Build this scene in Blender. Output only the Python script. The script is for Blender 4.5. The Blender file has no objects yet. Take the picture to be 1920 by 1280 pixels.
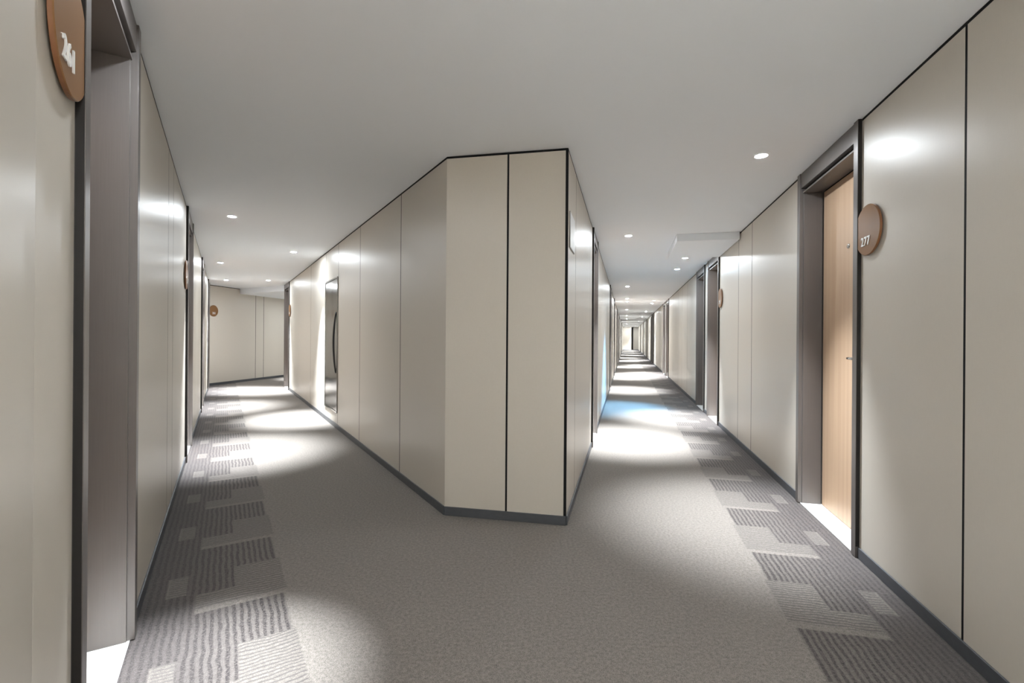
import bpy, bmesh, math
from mathutils import Vector

S = bpy.context.scene
COL = S.collection

# ------------------------------------------------------------------ camera, world, exposure
H = 2.42                                   # ceiling height
cam_d = bpy.data.cameras.new('camera')
cam_d.sensor_width = 36.0
cam_d.lens = 890.0 / 1920.0 * 36.0
cam_d.shift_y = -7.0 / 1920.0
cam_d.clip_start = 0.02
cam_d.clip_end = 200
cam = bpy.data.objects.new('camera', cam_d)
cam.location = (0, 0, 1.2)
cam.rotation_euler = (math.pi / 2, math.radians(-0.4), 0)
COL.objects.link(cam)
S.camera = cam

world = bpy.data.worlds.new('world')
world.use_nodes = True
world.node_tree.nodes['Background'].inputs[0].default_value = (0.8, 0.85, 0.9, 1)
world.node_tree.nodes['Background'].inputs[1].default_value = 0.3
S.world = world

S.view_settings.view_transform = 'Standard'
S.view_settings.look = 'None'
S.view_settings.gamma = 1.0
S.view_settings.use_curve_mapping = False
S.view_settings.exposure = 1.02
try:
    S.cycles.max_bounces = 10
    S.cycles.diffuse_bounces = 7
    S.cycles.glossy_bounces = 4
    S.cycles.sample_clamp_indirect = 6.0
    S.cycles.caustics_reflective = False
    S.cycles.caustics_refractive = False
except Exception:
    pass

SPOT_W = 980.0          # narrow beam of one downlight
LENS_E = 800.0          # wide glow of one downlight lens
LAMP = (0.885, 0.95, 1.0)

# ------------------------------------------------------------------ materials
def mat(name, col, rough=0.5, metal=0.0, spec=0.5, coat=0.0):
    m = bpy.data.materials.new(name)
    m.use_nodes = True
    b = m.node_tree.nodes['Principled BSDF']
    b.inputs['Base Color'].default_value = (*col, 1)
    b.inputs['Roughness'].default_value = rough
    b.inputs['Metallic'].default_value = metal
    b.inputs['Specular IOR Level'].default_value = spec
    b.inputs['Coat Weight'].default_value = coat
    return m

class NT:
    """short-hand for wiring nodes"""
    def __init__(s, m):
        s.t = m.node_tree
        s.b = m.node_tree.nodes.get('Principled BSDF')
    def n(s, kind, **kw):
        nd = s.t.nodes.new(kind)
        for k, v in kw.items():
            setattr(nd, k, v)
        return nd
    def put(s, sock, v):
        if isinstance(v, bpy.types.NodeSocket):
            s.t.links.new(v, sock)
        else:
            sock.default_value = v
    def math(s, op, a, b=0.0, c=None):
        nd = s.n('ShaderNodeMath', operation=op)
        s.put(nd.inputs[0], a)
        s.put(nd.inputs[1], b)
        if c is not None:
            s.put(nd.inputs[2], c)
        return nd.outputs[0]
    def mixc(s, f, a, b):
        nd = s.n('ShaderNodeMix', data_type='RGBA')
        s.put(nd.inputs[0], f)
        for i, v in ((6, a), (7, b)):
            if isinstance(v, tuple):
                v = (*v, 1) if len(v) == 3 else v
            s.put(nd.inputs[i], v)
        return nd.outputs[2]
    def noise(s, vec, scale, detail=2.0, rough=0.5):
        nd = s.n('ShaderNodeTexNoise')
        s.put(nd.inputs['Vector'], vec)
        nd.inputs['Scale'].default_value = scale
        nd.inputs['Detail'].default_value = detail
        nd.inputs['Roughness'].default_value = rough
        return nd.outputs['Fac']
    def pos(s, scale=(1, 1, 1)):
        g = s.n('ShaderNodeNewGeometry')
        mp = s.n('ShaderNodeMapping')
        s.t.links.new(g.outputs['Position'], mp.inputs['Vector'])
        mp.inputs['Scale'].default_value = scale
        return mp.outputs['Vector']
    def ss(s, x, a, b):
        nd = s.n('ShaderNodeMapRange', interpolation_type='SMOOTHSTEP')
        s.put(nd.inputs['Value'], x)
        nd.inputs['From Min'].default_value = a
        nd.inputs['From Max'].default_value = b
        return nd.outputs['Result']
    def bump(s, h, strength, dist):
        nd = s.n('ShaderNodeBump')
        nd.inputs['Strength'].default_value = strength
        nd.inputs['Distance'].default_value = dist
        s.put(nd.inputs['Height'], h)
        s.t.links.new(nd.outputs['Normal'], s.b.inputs['Normal'])

# satin woven wallcovering
def wallcovering():
    m = mat('satin_wallcovering', (0.50, 0.455, 0.395), 0.36, 0.0, 0.42)
    k = NT(m)
    horiz = k.noise(k.pos((60, 60, 900)), 1.0, 2)
    vert = k.noise(k.pos((700, 700, 30)), 1.0, 2)
    w = k.math('ADD', horiz, vert)
    cloud = k.noise(k.pos((1, 1, 0.6)), 1.3, 3)
    c = k.mixc(k.math('MULTIPLY', w, 0.5), (0.525, 0.485, 0.428), (0.62, 0.578, 0.515))
    c = k.mixc(k.math('MULTIPLY', cloud, 0.16), c, (0.50, 0.485, 0.45))
    k.put(k.b.inputs['Base Color'], c)
    r = k.math('ADD', k.math('MULTIPLY', w, 0.10), 0.27)
    k.put(k.b.inputs['Roughness'], r)
    k.bump(w, 0.10, 0.0012)
    return m

def ceiling_paint():
    m = mat('matt_ceiling_paint', (0.74, 0.74, 0.735), 0.62, 0, 0.35)
    k = NT(m)
    n = k.noise(k.pos(), 1.2, 3)
    k.put(k.b.inputs['Base Color'], k.mixc(k.math('MULTIPLY', n, 0.5), (0.815, 0.85, 0.895), (0.80, 0.835, 0.88)))
    k.bump(k.noise(k.pos(), 220, 2), 0.04, 0.001)
    return m

def frame_metal():
    m = mat('brown_bronze_metal', (0.185, 0.165, 0.155), 0.38, 0.35, 0.5)
    k = NT(m)
    n = k.noise(k.pos((400, 400, 6)), 1.0, 3)
    k.put(k.b.inputs['Base Color'], k.mixc(n, (0.125, 0.112, 0.106), (0.155, 0.139, 0.131)))
    k.put(k.b.inputs['Roughness'], k.math('ADD', k.math('MULTIPLY', n, 0.12), 0.31))
    return m

def wood():
    m = mat('light_oak_veneer', (0.55, 0.37, 0.24), 0.42, 0, 0.4)
    k = NT(m)
    bands = k.noise(k.pos((26, 26, 0.35)), 1.0, 2)
    grain = k.noise(k.pos((240, 240, 2.2)), 1.0, 4, 0.65)
    dark = k.noise(k.pos((90, 90, 1.6)), 1.0, 3)
    c = k.mixc(bands, (0.36, 0.24, 0.155), (0.55, 0.405, 0.285))
    c = k.mixc(k.math('MULTIPLY', grain, 0.55), c, (0.38, 0.24, 0.15))
    c = k.mixc(k.ss(dark, 0.66, 0.78), c, (0.28, 0.165, 0.10))
    k.put(k.b.inputs['Base Color'], c)
    k.bump(grain, 0.08, 0.001)
    return m

def stone():
    m = mat('white_threshold_stone', (0.80, 0.80, 0.78), 0.35, 0, 0.5)
    k = NT(m)
    n = k.noise(k.pos((6, 6, 6)), 2.0, 5)
    k.put(k.b.inputs['Base Color'], k.mixc(n, (0.74, 0.74, 0.72), (0.84, 0.84, 0.82)))
    return m

def steel():
    m = mat('brushed_stainless_steel', (0.30, 0.295, 0.285), 0.16, 1.0)
    k = NT(m)
    n = k.noise(k.pos((3, 3, 260)), 1.0, 3)
    k.put(k.b.inputs['Roughness'], k.math('ADD', k.math('MULTIPLY', n, 0.12), 0.08))
    k.bump(k.noise(k.pos((1, 1, 1)), 2.2, 1), 0.25, 0.02)
    return m

def baseboard_metal():
    m = mat('slate_grey_baseboard', (0.088, 0.094, 0.105), 0.42, 0.3, 0.5)
    k = NT(m)
    n = k.noise(k.pos((20, 20, 60)), 1.0, 4)
    k.put(k.b.inputs['Base Color'], k.mixc(n, (0.075, 0.080, 0.090), (0.105, 0.112, 0.125)))
    return m

M_WALL = wallcovering()
M_CEIL = ceiling_paint()
M_FRAME = frame_metal()
M_WOOD = wood()
M_STONE = stone()
M_STEEL = steel()
M_BASE = baseboard_metal()
M_BLACK = mat('black_shadow_gap', (0.006, 0.006, 0.007), 0.7, 0, 0.2)
M_SIDE = mat('blackened_frame_edge', (0.016, 0.014, 0.013), 0.5, 0.2, 0.3)
M_DARK = mat('painted_passage_dark', (0.05, 0.044, 0.040), 0.5, 0.3)
M_SIGN = mat('brown_acrylic', (0.215, 0.112, 0.050), 0.32, 0, 0.09)
M_RIM = mat('brown_acrylic_edge', (0.20, 0.085, 0.035), 0.3, 0, 0.5)
M_WHITE = mat('white_acrylic', (0.85, 0.85, 0.84), 0.35)
M_CHROME = mat('chrome', (0.75, 0.75, 0.76), 0.15, 1.0)
M_BLACKMETAL = mat('black_metal', (0.012, 0.012, 0.013), 0.35, 0.2)
M_PAPER = mat('white_paper', (0.80, 0.82, 0.84), 0.5)
M_CLEARFRAME = mat('grey_plastic_edge', (0.22, 0.21, 0.20), 0.35)
M_RING = mat('white_lamp_ring', (0.82, 0.82, 0.80), 0.35)
def lens_mat(name, col, e):
    m = mat(name, (0.9, 0.9, 0.9), 0.4)
    b = m.node_tree.nodes['Principled BSDF']
    b.inputs['Emission Color'].default_value = (*col, 1)
    b.inputs['Emission Strength'].default_value = e
    return m
M_LENS = lens_mat('lit_lamp_lens', LAMP, LENS_E)
M_LENS_SOFT = lens_mat('softer_lamp_lens', LAMP, LENS_E * 0.55)
M_LENS_COOL = lens_mat('lit_cool_lamp_lens', (0.72, 0.87, 1.0), LENS_E)

# ------------------------------------------------------------------ wall frames (plan lines of the walls)
class Wall:
    """a straight wall: X = m*Y + c in plan; t runs along it from Y = 0, n points into the corridor"""
    def __init__(s, m, c, sg):
        q = math.hypot(m, 1)
        s.o = Vector((c, 0, 0))
        s.e = Vector((m / q, 1 / q, 0))
        s.n = Vector((sg / q, -sg * m / q, 0))
    def p(s, t, n, z):
        return s.o + s.e * t + s.n * n + Vector((0, 0, z))

class Seg(Wall):
    """a straight wall from a to b in plan, with the corridor on its left (side = 1) or right (side = -1)"""
    def __init__(s, a, b, side):
        a = Vector((a[0], a[1], 0)); b = Vector((b[0], b[1], 0))
        s.o = a
        s.e = (b - a).normalized()
        s.n = Vector((-s.e.y, s.e.x, 0)) * side
        s.len = (b - a).length

W_R = Wall(0.24045, 1.2917, -1)      # right wall of the long corridor
W_I = Wall(0.24045, -0.3778, 1)      # its left wall, on the central block
W_J = Wall(-0.61236, 1.5171, -1)     # right wall of the short corridor, on the central block
W_L = Wall(-0.6055, -0.368, 1)       # left wall of the short corridor
A = W_I.p(3.130, 0, 0)               # corners of the block's end face
B = W_J.p(3.762, 0, 0)
W_F = Seg((B.x, B.y), (A.x, A.y), -1)
W_BACK = Seg((-7.240, 11.35), (-6.295, 16.36), -1)     # slanted wall where the short corridor bends
K = W_J.p(13.50, 0, 0)
W_TURN = Seg((K.x, K.y), (K.x + 0.925, K.y + 4.90), 1)

# ------------------------------------------------------------------ mesh helpers
BOXF = ((0, 3, 2, 1), (4, 5, 6, 7), (0, 1, 5, 4), (1, 2, 6, 5), (2, 3, 7, 6), (3, 0, 4, 7))
def obj(name, bm, m, parent=None, bevel=0.0, smooth=False):
    bmesh.ops.recalc_face_normals(bm, faces=bm.faces)
    me = bpy.data.meshes.new(name)
    bm.to_mesh(me)
    bm.free()
    if m is not None:
        me.materials.append(m)
    if smooth:
        for f in me.polygons:
            f.use_smooth = True
    o = bpy.data.objects.new(name, me)
    COL.objects.link(o)
    if parent is not None:
        o.parent = parent
        o.matrix_parent_inverse = parent.matrix_basis.inverted()
    if bevel:
        b = o.modifiers.new('bevel', 'BEVEL')
        b.width = bevel
        b.segments = 2
        b.limit_method = 'ANGLE'
        b.harden_normals = True
    return o

def add_box(bm, w, t0, t1, n0, n1, z0, z1):
    v = [bm.verts.new(w.p(t, n, z)) for z in (z0, z1) for t, n in ((t0, n0), (t1, n0), (t1, n1), (t0, n1))]
    for f in BOXF:
        bm.faces.new([v[i] for i in f])

def box(name, w, t0, t1, n0, n1, z0, z1, m, parent=None, bevel=0.0):
    bm = bmesh.new()
    add_box(bm, w, t0, t1, n0, n1, z0, z1)
    return obj(name, bm, m, parent, bevel)

def prism(name, pts, z0, z1, m, parent=None, bevel=0.0):
    bm = bmesh.new()
    lo = [bm.verts.new((x, y, z0)) for x, y in pts]
    hi = [bm.verts.new((x, y, z1)) for x, y in pts]
    bm.faces.new(lo[::-1])
    bm.faces.new(hi)
    k = len(pts)
    for i in range(k):
        bm.faces.new((lo[i], lo[(i + 1) % k], hi[(i + 1) % k], hi[i]))
    return obj(name, bm, m, parent, bevel)

def structure(o, label=None):
    o['kind'] = 'structure'
    if label:
        o['label'] = label
    return o

def thing(name, label, cat, loc, group=None):
    o = bpy.data.objects.new(name, None)
    o.empty_display_size = 0.1
    o.location = loc
    o['label'] = label
    o['category'] = cat
    if group:
        o['group'] = group
    COL.objects.link(o)
    return o

def lathe(bm, prof, frame, seg=32):
    """profile of (radius, height) pairs turned about frame = (origin, axis, side, up)"""
    o, ax, sx, sy = frame
    rings = []
    for r, h in prof:
        if r < 1e-6:
            rings.append([bm.verts.new(o + ax * h)])
        else:
            rings.append([bm.verts.new(o + ax * h + (sx * math.cos(2 * math.pi * i / seg) + sy * math.sin(2 * math.pi * i / seg)) * r) for i in range(seg)])
    for a, b in zip(rings, rings[1:]):
        for i in range(seg):
            j = (i + 1) % seg
            if len(a) == 1:
                bm.faces.new((a[0], b[i], b[j]))
            elif len(b) == 1:
                bm.faces.new((a[i], a[j], b[0]))
            else:
                bm.faces.new((a[i], a[j], b[j], b[i]))

# ------------------------------------------------------------------ floor and carpet
def carpet():
    m = mat('patterned_loop_carpet', (0.3, 0.28, 0.26), 0.95, 0, 0.15)
    k = NT(m)
    g = k.n('ShaderNodeNewGeometry')
    P = g.outputs['Position']
    def dot(v, o):
        nd = k.n('ShaderNodeVectorMath', operation='DOT_PRODUCT')
        k.put(nd.inputs[0], P)
        nd.inputs[1].default_value = v
        return k.math('SUBTRACT', nd.outputs['Value'], o.dot(Vector(v)))
    wob = k.math('SUBTRACT', k.noise(k.pos(), 9.0, 3), 0.5)
    def border(w, start, sx):
        t = dot(tuple(w.e), w.o)
        n = dot(tuple(w.n), w.o)
        t = k.math('ADD', t, k.math('MULTIPLY', wob, 0.010))
        p = k.math('FLOORED_MODULO', k.math('SUBTRACT', t, start), 0.722)
        def span(x, a, b, s=0.006):
            return k.math('MULTIPLY', k.ss(x, a - s, a + s), k.math('SUBTRACT', 1.0, k.ss(x, b - s, b + s)))
        wide = k.math('MULTIPLY', span(p, 0.0, 0.32), span(n, -0.05, 0.56))
        block = k.math('MULTIPLY', span(p, 0.50, 0.73), span(n, 0.17, 0.365))
        inner = k.math('MULTIPLY', span(p, 0.31, 0.52), span(n, -0.05, 0.21))
        edge = k.math('MULTIPLY', span(p, 0.49, 0.73), span(n, -0.05, 0.09))
        dark = k.math('MAXIMUM', k.math('MAXIMUM', wide, block), k.math('MAXIMUM', inner, edge))
        # pale rectangles crossed by fine lines
        pale = k.math('MULTIPLY', k.math('MULTIPLY', span(p, 0.36, 0.73), span(n, 0.10, 0.575)), k.math('SUBTRACT', 1.0, dark))
        nw = k.math('ADD', n, k.math('MULTIPLY', wob, 0.022))
        stripe = k.math('ADD', k.math('MULTIPLY', k.math('SINE', k.math('MULTIPLY', nw, 2 * math.pi / 0.027)), 0.5), 0.5)
        tw = k.math('ADD', t, k.math('MULTIPLY', wob, 0.03))
        cross = k.math('ADD', k.math('MULTIPLY', k.math('SINE', k.math('MULTIPLY', tw, 2 * math.pi / 0.021)), 0.5), 0.5)
        # the stripes run closer together towards the wall
        near = k.math('SUBTRACT', 1.0, k.ss(n, 0.05, 0.40))
        comb = k.n('ShaderNodeCombineXYZ')
        k.put(comb.inputs[0], k.math('MULTIPLY', nw, 75.0))
        k.put(comb.inputs[1], k.math('MULTIPLY', t, 7.0))
        thread = k.noise(comb.outputs[0], 1.0, 2, 0.6)
        stripe = k.math('ADD', k.math('MULTIPLY', stripe, 0.72), k.math('MULTIPLY', k.math('SUBTRACT', thread, 0.36), 0.85))
        sd = k.math('ADD', k.math('MULTIPLY', k.ss(stripe, 0.25, 0.75), k.math('SUBTRACT', 1.0, k.math('MULTIPLY', near, 0.35))), k.math('MULTIPLY', near, 0.30))
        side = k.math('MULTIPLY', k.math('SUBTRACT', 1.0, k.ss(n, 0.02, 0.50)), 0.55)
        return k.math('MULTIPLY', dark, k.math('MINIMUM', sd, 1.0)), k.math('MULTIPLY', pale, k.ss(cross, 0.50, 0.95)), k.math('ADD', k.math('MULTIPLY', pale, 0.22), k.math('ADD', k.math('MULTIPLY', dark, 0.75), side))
    l = border(W_L, 1.94, 1)
    r = border(W_R, 2.303, 1)
    # only the two long corridors' own side: each strip stays within its corridor's reach
    stripes = k.math('MAXIMUM', l[0], r[0])
    lines = k.math('MAXIMUM', l[1], r[1])
    fill = k.math('MAXIMUM', l[2], r[2])
    fine = k.noise(k.pos(), 260, 2, 0.7)
    mid = k.noise(k.pos(), 70, 3, 0.6)
    soft = k.noise(k.pos(), 1.6, 3)
    f = k.math('ADD', k.math('MULTIPLY', fine, 0.65), k.math('MULTIPLY', mid, 0.35))
    base = k.mixc(k.ss(f, 0.33, 0.67), (0.092, 0.081, 0.072), (0.275, 0.248, 0.223))
    base = k.mixc(k.math('MULTIPLY', soft, 0.25), base, (0.14, 0.125, 0.115))
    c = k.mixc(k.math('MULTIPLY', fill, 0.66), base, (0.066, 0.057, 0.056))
    speck = k.math('ADD', 0.35, k.math('MULTIPLY', k.ss(k.noise(k.pos(), 120, 2, 0.7), 0.36, 0.62), 0.65))
    c = k.mixc(k.math('MULTIPLY', k.math('MULTIPLY', stripes, 0.97), speck), c, (0.030, 0.025, 0.026))
    c = k.mixc(k.math('MULTIPLY', lines, 0.75), c, (0.07, 0.063, 0.06))
    # loose heathering over the stripes
    c = k.mixc(k.math('MULTIPLY', k.math('MULTIPLY', k.ss(f, 0.52, 0.72), fill), 0.40), c, (0.20, 0.185, 0.175))
    k.put(k.b.inputs['Base Color'], c)
    k.b.inputs['Sheen Weight'].default_value = 0.15
    k.bump(f, 0.55, 0.006)
    return m

E_R = 50.5                                # far end of the long corridor along its walls
corr = [W_L.p(-0.95, -0.30, 0), W_L.p(13.9, -0.30, 0)]
floor_pts = [(-9.5, -3.0), (14.5, -3.0), (16.5, 54.0), (6.5, 54.0), (-2.0, 19.0), (-9.5, 19.0)]
structure(prism('floor', floor_pts, -0.12, 0.0, carpet()), 'grey patterned carpet floor of the forked corridor')
structure(prism('ceiling', floor_pts, H, H + 0.12, M_CEIL), 'flat white ceiling over both corridors')

# ------------------------------------------------------------------ walls with lining panels, baseboards and doors
GAP = 0.013           # open joint between panels
TOPGAP = 0.015        # dark joint under the ceiling
BB = 0.060            # baseboard height
DOOR_TOP = 2.275
door_no = [0]

def wall_run(name, w, t0, t1, doors, joints, label, base_side, tight=(), first=0.0, last=0.0):
    """a backing wall between t0 and t1 with openings, one child panel per bay, and its baseboard"""
    edges = [t0]
    for a, b in doors:
        edges += [a, b]
    edges.append(t1)
    solids = [(edges[i], edges[i + 1]) for i in range(0, len(edges), 2) if edges[i + 1] - edges[i] > 0.01]
    bm = bmesh.new()
    for a, b in solids:
        add_box(bm, w, a, b, -0.18, -0.012, 0, H)
    root = structure(obj(name, bm, M_BLACK), label)
    bb = bmesh.new()
    for a, b in solids:
        js = [a] + [j for j in joints if a + 0.02 < j < b - 0.02] + [b]
        for i in range(len(js) - 1):
            g = lambda x: 0.0015 if x in tight else GAP / 2
            p0 = js[i] + (g(js[i]) if i else (first if a == t0 else 0.002))
            p1 = js[i + 1] - (g(js[i + 1]) if i + 1 < len(js) - 1 else (last if b == t1 else 0.002))
            box('panel', w, p0, p1, -0.012, 0.0, 0.0, H - TOPGAP, M_WALL, root, 0.0008)
            # black reveal strips in the open joints and under the ceiling
            if i + 1 < len(js) - 1 and js[i + 1] not in tight:
                box('joint_strip', w, p1 + 0.0004, p1 + GAP - 0.0004, -0.012, -0.0004, 0.0, H - TOPGAP, M_BLACK, root)
        box('ceiling_strip', w, a + 0.001, b - 0.001, -0.012, -0.001, H - TOPGAP + 0.0005, H - 0.0003, M_BLACK, root)
        if first > 0.01 and a == t0:
            box('joint_strip', w, a + 0.0004, a + first - 0.0004, -0.012, -0.0004, 0.0, H - TOPGAP, M_BLACK, root)
        if last > 0.01 and b == t1:
            box('joint_strip', w, b - last + 0.0004, b - 0.001, -0.012, -0.001, 0.0, H - TOPGAP, M_BLACK, root)
        add_box(bb, w, a + 0.001, b - 0.001, 0.0005, 0.009, 0.0, BB)
    structure(obj('baseboard_' + base_side, bb, M_BASE, None, 0.002), 'low slate grey metal baseboard along the ' + label)
    return root

def door(w, t0, t1, label, lined=M_WOOD, fittings=None, leaf_n=-0.15):
    """a door set: two floor-to-ceiling jambs, header, lining, recessed leaf, stone threshold"""
    door_no[0] += 1
    base = w.p((t0 + t1) / 2, 0, 0)
    d = bpy.data.objects.new('door_%d' % door_no[0], None)
    d.location = base
    d['kind'] = 'structure'
    d['label'] = label
    COL.objects.link(d)
    J = 0.050
    top = H - 0.001
    for a, b in ((t0, t0 + J), (t1 - J, t1)):
        box('jamb', w, a, b, -0.185, 0.020, 0.004, top, M_FRAME, d, 0.0015)
    i0, i1 = t0 + J, t1 - J
    for a, b in ((t0 - 0.0017, t0 - 0.0002), (t1 + 0.0002, t1 + 0.0017)):
        box('jamb_side', w, a, b, 0.0008, 0.0185, BB + 0.002, top, M_SIDE, d)
    # lining strips inside the jambs
    for a, b in ((i0, i0 + 0.008), (i1 - 0.008, i1)):
        box('jamb_lining', w, a, b, leaf_n + 0.001, -0.006, 0.004, DOOR_TOP, M_FRAME, d, 0.001)
    box('header', w, i0, i1, -0.020, 0.012, DOOR_TOP + 0.036, top, M_FRAME, d, 0.001)
    box('header_gap', w, i0, i1, -0.185, -0.021, DOOR_TOP + 0.012, top, M_BLACK, d)
    box('soffit', w, i0, i1, leaf_n, 0.000, DOOR_TOP, DOOR_TOP + 0.012, M_FRAME, d, 0.001)
    box('threshold', w, i0 + 0.0005, i1 - 0.0005, leaf_n - 0.03, 0.004, 0.0, 0.004, M_STONE, d)
    box('rebate', w, i0, i1, -0.20, leaf_n - 0.045, 0.0, DOOR_TOP, M_BLACK, d)
    leaf = box('door_leaf', w, i0 + 0.021, i1 - 0.021, leaf_n - 0.044, leaf_n - 0.002, 0.007, DOOR_TOP - 0.006, lined, d, 0.001)
    if fittings:
        tp, zp, th, zh, s = fittings
        bm = bmesh.new()
        fr = (w.p(tp, leaf_n - 0.002, zp), w.n, w.e, Vector((0, 0, 1)))
        lathe(bm, [(0.0, 0.004), (0.008, 0.003), (0.009, 0.007), (0.013, 0.007), (0.015, 0.0)], fr, 24)
        obj('peephole', bm, M_CHROME, d, 0, True)
        # lever handle: rose, neck and lever
        bm = bmesh.new()
        fr = (w.p(th, leaf_n - 0.002, zh), w.n, w.e, Vector((0, 0, 1)))
        lathe(bm, [(0.0, 0.008), (0.024, 0.008), (0.026, 0.006), (0.026, 0.0)], fr, 24)
        lathe(bm, [(0.009, 0.006), (0.009, 0.045), (0.0, 0.047)], fr, 16)
        fr = (w.p(th - s * 0.01, leaf_n + 0.038, zh), w.e * s, w.n, Vector((0, 0, 1)))
        lathe(bm, [(0.0, 0.0), (0.0085, 0.001), (0.0085, 0.118), (0.006, 0.122), (0.0, 0.123)], fr, 16)
        obj('handle', bm, M_CHROME, d, 0, True)
    return d

# doors of each wall (outer edges along the wall)
D_R = [(2.690, 3.640), (6.760, 7.680), (7.990, 8.910), (14.76, 15.68), (16.10, 17.02), (22.74, 23.66), (24.25, 25.17), (29.6, 30.52), (34.8, 35.72), (43.2, 44.12)]
D_I = [(5.365, 6.215), (11.09, 11.95), (14.87, 15.75), (19.9, 20.8), (24.7, 25.6), (31.4, 32.3), (38.0, 38.9)]
D_J = [(12.384, 13.30)]
D_L = [(1.351, 2.222), (5.214, 6.080), (8.62, 9.50), (11.95, 12.85)]

def far_joints(doors, a, b, step=1.22):
    """joints of the panels past the ones read off one by one"""
    out = []
    x = a
    while x < b:
        x += step
        if not any(d0 - 0.12 < x < d1 + 0.12 for d0, d1 in doors):
            out.append(round(x, 3))
    return out

wall_run('wall_right', W_R, -1.20, E_R, D_R, [0.62, 1.865, 5.031, 5.630, 10.327, 11.304, 12.115, 13.4] + far_joints(D_R, 17.3, 49), 'right wall of the long corridor', 'right')
wall_run('wall_block_right', W_I, 3.130, E_R, D_I, [3.625, 5.056, 7.60, 8.75, 9.95, 13.2] + far_joints(D_I, 16.0, 49), 'left wall of the long corridor', 'block_right', first=0.017)
wall_run('wall_block_left', W_J, 3.762, 13.50, D_J, [4.719, 6.101, 7.236, 8.099, 9.452, 10.882], 'right wall of the short corridor', 'block_left', tight=(10.882,))
wall_run('wall_left', W_L, 1.075, 13.90 - 0.74, D_L, [3.592, 3.935, 6.95, 7.8, 10.6], 'left wall of the short corridor', 'left')
# the left wall turns slightly beside the camera
pa = W_L.p(1.075, 0, 0)
W_NEAR = Seg((pa.x, pa.y), (pa.x + 0.595 * 1.9, pa.y - 0.804 * 1.9), 1)
wall_run('wall_left_near', W_NEAR, 0.0, W_NEAR.len, [], [], 'left wall right beside the camera', 'left_near')
wall_run('wall_block_front', W_F, 0.0, W_F.len, [], [0.424], 'end face of the central block', 'block_front', first=0.001, last=0.017)
wall_run('wall_bend_left', W_BACK, 0.0, W_BACK.len, [], [1.55, 1.86, 3.1, 4.3], 'slanted wall at the bend of the short corridor', 'bend_left')
wall_run('wall_bend_right', W_TURN, 0.0, W_TURN.len, [], [1.2, 2.4, 3.6], 'inner wall past the bend of the short corridor', 'bend_right')
# walls behind the camera and at the ends of the corridors
pa, pb = W_NEAR.p(W_NEAR.len, 0, 0), W_R.p(-1.20, 0, 0)
W_REAR = Seg((pa.x, pa.y), (pb.x, pb.y), 1)
wall_run('wall_rear', W_REAR, 0.0, W_REAR.len, [], [], 'wall behind the camera', 'rear')
pa, pb = W_BACK.p(W_BACK.len, 0, 0), W_TURN.p(W_TURN.len, 0, 0)
W_CAP = Seg((pa.x, pa.y), (pb.x, pb.y), -1)
wall_run('wall_bend_end', W_CAP, 0.0, W_CAP.len, [], [], 'end wall past the bend', 'bend_end')
# far end of the long corridor: a facing wall, a passage beside it with its darkness painted on and a wall set back
pa = W_I.p(E_R, 0, 0)
across = -W_R.n
pm = pa + across * 0.885
pc = pa + across * 1.09 + W_R.e * 0.9
pd = pa + across * 1.70 + W_R.e * 0.9
W_END = Seg((pa.x, pa.y), (pm.x, pm.y), -1)
wall_run('wall_end', W_END, 0.0, W_END.len, [], [], 'pale end wall of the long corridor', 'end')
W_SET = Seg((pc.x, pc.y), (pd.x, pd.y), -1)
wall_run('wall_end_recess', W_SET, 0.0, W_SET.len, [], [], 'wall set back at the end of the long corridor', 'end_recess')
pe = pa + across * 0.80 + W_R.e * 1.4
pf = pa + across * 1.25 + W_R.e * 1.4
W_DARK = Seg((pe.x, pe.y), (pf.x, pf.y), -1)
structure(box('wall_end_passage', W_DARK, 0.0, W_DARK.len, -0.1, 0.0, 0, H, M_DARK), 'back wall painted dark as the dim passage beside the end wall of the long corridor')  # near-black colour stands in for the darkness inside the passage
structure(box('wall_right_end', W_R, E_R + 0.002, E_R + 1.1, -0.18, 0.0, 0, H, M_WALL), 'last piece of the right wall past the end wall')

# dark corner bead on the right edge of the block's end face is the open joint itself
# ------------------------------------------------------------------ dropped ceiling boxes
structure(prism('trim_1', [tuple(W_R.p(t, n, 0).xy) for t, n in ((5.525, 0.012), (6.745, 0.012), (6.745, 0.69), (5.525, 0.69))], H - 0.084, H - 0.0005, M_CEIL, None, 0.002), 'white dropped ceiling box against the right wall')
structure(prism('trim_2', [(-7.085, 12.315), (-5.452, 11.43), (-4.45, 16.55), (-6.295, 16.55)], H - 0.130, H - 0.0005, M_CEIL, None, 0.002), 'white dropped ceiling past the bend of the short corridor')

# ------------------------------------------------------------------ doors
ordinal = ['first', 'second', 'third', 'fourth', 'fifth', 'sixth', 'seventh', 'eighth', 'ninth', 'tenth', 'added eleventh']
door(W_L, *D_L[0], 'dark metal door frame beside round sign 261', leaf_n=-0.16)
door(W_L, *D_L[1], 'second dark door frame along the left wall of the short corridor')
door(W_L, *D_L[2], 'third dark door frame along the left wall of the short corridor')
door(W_L, *D_L[3], 'last dark door frame on the left before the slanted wall')
door(W_R, *D_R[0], 'light wooden door in dark frame beside round sign 277', fittings=(3.170, 1.804, 2.968, 1.086, 1), leaf_n=-0.13)
for i, d in enumerate(D_R[1:]):
    door(W_R, *d, '%s dark door frame along the right wall of the long corridor' % ordinal[i + 1])
for i, d in enumerate(D_I):
    door(W_I, *d, '%s dark door frame along the left wall of the long corridor' % ordinal[i])
door(W_J, *D_J[0], 'dark door frame at the far end of the block in the short corridor')

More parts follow.
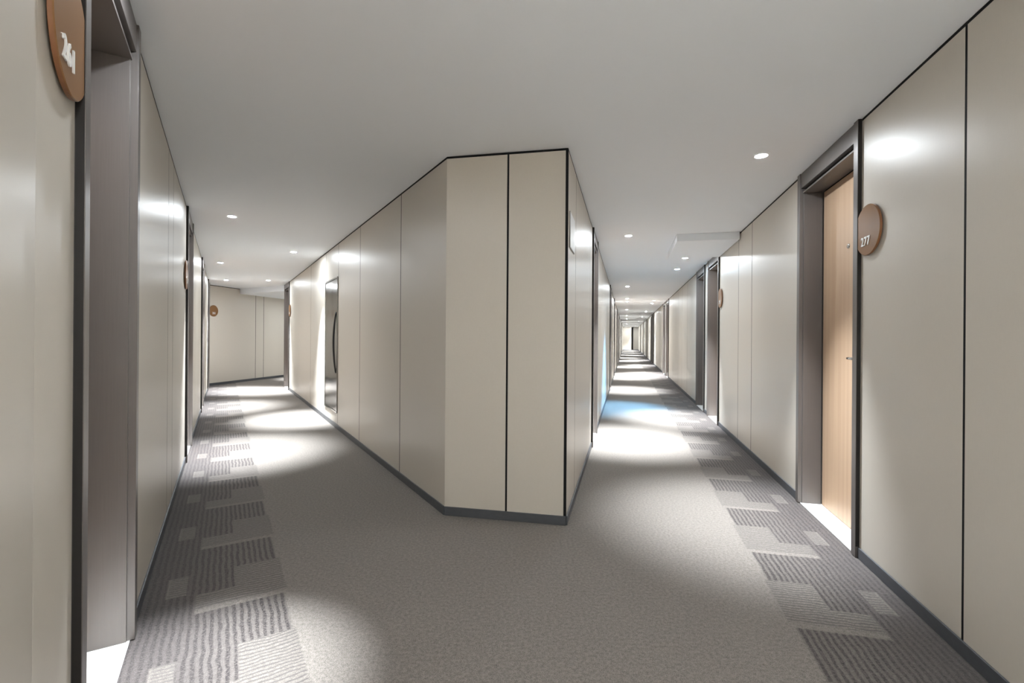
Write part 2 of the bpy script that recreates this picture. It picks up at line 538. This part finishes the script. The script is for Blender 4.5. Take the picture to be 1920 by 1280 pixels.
# ------------------------------------------------------------------ round room signs
def text_bm(txt, height, bold, depth):
    cu = bpy.data.curves.new('digits', 'FONT')
    cu.body = txt
    cu.size = 1.0
    cu.align_x = 'CENTER'
    cu.offset = bold
    cu.extrude = 0.5
    cu.space_character = 1.12
    o = bpy.data.objects.new('digits', cu)
    COL.objects.link(o)
    bpy.context.view_layer.update()
    me = bpy.data.meshes.new_from_object(o.evaluated_get(bpy.context.evaluated_depsgraph_get()))
    bpy.data.objects.remove(o)
    bm = bmesh.new()
    bm.from_mesh(me)
    bpy.data.meshes.remove(me)
    zs = [v.co.y for v in bm.verts]
    y0, y1 = min(zs), max(zs)
    s = height / (y1 - y0)
    for v in bm.verts:
        v.co = Vector((v.co.x * s * 0.86, (v.co.y - (y0 + y1) / 2) * s, (v.co.z + 0.5) * depth))
    return bm

def room_sign(w, t, z, r, txt, label, side, dig_t=0.0, dig_z=-0.055, dig_h=0.048):
    """side: +1 if reading direction runs along +t, else -1"""
    s = thing('room_sign', label, 'sign', w.p(t, 0, z), 'round brown room number signs')
    up = Vector((0, 0, 1))
    bm = bmesh.new()
    lathe(bm, [(0.0, 0.002), (r - 0.02, 0.002), (r - 0.02, 0.006), (r, 0.006), (r, 0.015), (r - 0.002, 0.017), (0.0, 0.017)], (w.p(t, 0, z), w.n, w.e, up), 72)
    obj('disc', bm, M_SIGN, s)
    bm = bmesh.new()
    lathe(bm, [(r + 0.0005, 0.0065), (r + 0.0005, 0.0145)], (w.p(t, 0, z), w.n, w.e, up), 72)
    rim = obj('rim', bm, M_RIM, s)
    bm = text_bm(txt, dig_h, 0.012, 0.0035)
    o = w.p(t + dig_t * side, 0.0172, z + dig_z)
    for v in bm.verts:
        v.co = o + w.e * side * v.co.x + up * v.co.y + w.n * v.co.z
    obj('room_number', bm, M_WHITE, s)
    return s

room_sign(W_L, 1.245, 1.878, 0.140, '261', 'large round brown sign with white number 261', 1, -0.036, -0.062, 0.052)
room_sign(W_R, 2.588, 1.786, 0.134, '277', 'round brown sign with white number 277 beside the wooden door', -1, -0.012, -0.058, 0.048)
room_sign(W_L, 5.075, 1.755, 0.132, '259', 'shaded brown round sign edge-on before the second left door frame', 1)
room_sign(W_BACK, 0.115, 1.80, 0.134, '252', 'small distant orange brown round sign on the slanted wall', 1)
room_sign(W_R, 6.660, 1.76, 0.132, '279', 'tan round sign edge-on beside the paired right door frames', -1)
room_sign(W_J, 12.27, 1.765, 0.132, '256', 'narrow brown sign beside the door frame at the block far end', -1)

# ------------------------------------------------------------------ stainless cabinet in the block's left wall
def cabinet():
    w = W_J
    t0, t1, z0, z1 = 7.243, 8.094, 0.20, 1.985
    c = thing('hose_cabinet', 'tall stainless steel cabinet door set in the left face of the block', 'cabinet', w.p((t0 + t1) / 2, 0, z0))
    bm = bmesh.new()
    f = 0.022
    add_box(bm, w, t0, t0 + f, 0.001, 0.012, z0, z1)
    add_box(bm, w, t1 - f, t1, 0.001, 0.012, z0, z1)
    add_box(bm, w, t0 + f, t1 - f, 0.001, 0.012, z0, z0 + f)
    add_box(bm, w, t0 + f, t1 - f, 0.001, 0.012, z1 - f, z1)
    obj('frame', bm, M_STEEL, c, 0.002)
    box('door_leaf', w, t0 + f + 0.004, t1 - f - 0.004, 0.001, 0.008, z0 + f + 0.004, z1 - f - 0.004, M_STEEL, c, 0.002)
    # bow-shaped pull handle near the right edge
    bm = bmesh.new()
    prev = None
    N = 22
    for i in range(N + 1):
        a = i / N
        z = 0.72 + 0.80 * a
        n = 0.010 + 0.030 * math.sin(math.pi * a) ** 0.8
        ctr = w.p(t0 + 0.075, n, z)
        rr = 0.009 + 0.005 * math.sin(math.pi * a)
        ring = [bm.verts.new(ctr + w.e * rr * math.cos(k * math.pi / 4) + w.n * rr * math.sin(k * math.pi / 4)) for k in range(8)]
        if prev:
            for k in range(8):
                bm.faces.new((prev[k], prev[(k + 1) % 8], ring[(k + 1) % 8], ring[k]))
        else:
            bm.faces.new(ring)
        prev = ring
    bm.faces.new(prev[::-1])
    obj('handle', bm, M_BLACKMETAL, c, 0, True)
cabinet()

# ------------------------------------------------------------------ notice on the right face of the block
def notice():
    w = W_I
    t0, t1, z0, z1 = 3.200, 3.470, 1.795, 2.035
    c = thing('notice_board', 'white notice plate near the dark corner of the block', 'notice', w.p((t0 + t1) / 2, 0, z0))
    box('backing', w, t0, t1, 0.0005, 0.006, z0, z1, M_CLEARFRAME, c, 0.001)
    box('sheet', w, t0 + 0.006, t1 - 0.006, 0.0062, 0.0082, z0 + 0.006, z1 - 0.006, M_PAPER, c)
notice()

# ------------------------------------------------------------------ ceiling downlights
def downlight(x, y, label, group, z=H, power=1.0, col=LAMP, lens=None, tilt=None, size=55):
    c = thing('ceiling_light', label, 'light', (x, y, z), group)
    fr = (Vector((x, y, z)), Vector((0, 0, -1)), Vector((1, 0, 0)), Vector((0, 1, 0)))
    bm = bmesh.new()
    lathe(bm, [(0.036, 0.0005), (0.037, 0.004), (0.043, 0.005), (0.047, 0.003), (0.048, 0.0002)], fr, 32)
    obj('trim_ring', bm, M_RING, c, 0, True)
    bm = bmesh.new()
    lathe(bm, [(0.0, 0.0025), (0.036, 0.0025)], fr, 32)
    o = obj('lens', bm, lens or M_LENS, c)
    ld = bpy.data.lights.new('beam', 'SPOT')
    ld.energy = SPOT_W * power
    ld.color = col
    ld.spot_size = math.radians(size)
    ld.spot_blend = 1.0
    ld.shadow_soft_size = 0.034
    lo = bpy.data.objects.new('beam', ld)
    COL.objects.link(lo)
    lo.location = (x, y, z - 0.012)
    if tilt:
        d = Vector((tilt[0] - x, tilt[1] - y, tilt[2] - z))
        lo.rotation_euler = d.to_track_quat('-Z', 'Y').to_euler()
    lo.parent = c
    lo.matrix_parent_inverse = c.matrix_basis.inverted()
    return c

G1 = 'downlights of the short corridor'
G2 = 'downlights by the left wall of the long corridor'
G3 = 'downlights by the right wall of the long corridor'
G4 = 'downlights at the fork'
short = [(-2.87, 4.85, 'nearest ceiling downlight of the short corridor, near its left wall'),
         (-3.17, 6.87, 'ceiling downlight close to the block above the steel cabinet'),
         (-4.88, 7.93, 'third ceiling downlight of the short corridor, near its left wall'),
         (-6.27, 10.40, 'last ceiling downlight by the left wall, in front of the slanted wall'),
         (-5.35, 10.40, 'last ceiling downlight by the block in the short corridor')]
for x, y, l in short:
    if y == 6.87:
        q = W_J.p(8.25, 0, 1.0)
        downlight(x, y, l, G1, power=1.15, tilt=(x * 0.62 + q.x * 0.38, y * 0.5 + q.y * 0.5, 0.0), size=50)
    else:
        downlight(x, y, l, G1, lens=M_LENS_SOFT if y == 4.85 else None)
left_row = [5.63, 11.1, 14.56, 15.65, 20.0, 25.3, 29.4, 34.5, 39.3, 43.5, 48.2]  # the last lamp is added to lift the end wall
for i, y in enumerate(left_row):
    downlight(0.2404 * y + (0.02 if i else 0.02), y, '%s ceiling downlight from the front in the left row of the long corridor' % ordinal[i], G2)
right_row = [3.15, 7.14, 8.29, 15.2, 16.35, 21.3, 26.5, 33.7, 39.3, 45.0, 48.6]  # the farthest one is an added lamp, brightening the end wall
for i, y in enumerate(right_row):
    x = 1.645 if i == 0 else 0.24045 * y + 0.88
    lab = '%s ceiling downlight from the front in the right row of the long corridor' % ordinal[i]
    if i == 0:
        lab = 'nearest bright downlight on the ceiling in front of the door with sign 277'
    if i == 2:
        q = W_I.p(8.45, 0, 0.6)
        downlight(x, y, lab, G3, col=(0.22, 0.58, 1.0), lens=M_LENS_COOL, tilt=(q.x + 0.15, q.y, 0.0), power=0.75, size=52)
    elif i == 0:
        downlight(x, y, lab, G3, power=0.5, size=56, lens=M_LENS_SOFT)
    else:
        downlight(x, y, lab, G3)
downlight(-1.088, 1.575, 'ceiling downlight above the stone threshold beside sign 261', G4, size=32, power=0.75, lens=M_LENS_SOFT)
downlight(0.42, -0.35, 'added fill downlight over the middle of the fork, unseen behind the camera', G4, power=1.3)  # unseen lamp added as fill for the block's end face and near ceiling
downlight(0.86, -0.85, 'added fill downlight in the outer corner of the fork, unseen behind the camera', G4, power=1.3)  # second added fill lamp, out of view, for the dim fork
downlight(-5.65, 13.6, 'ceiling downlight on the dropped ceiling past the bend', G1, z=H - 0.130)
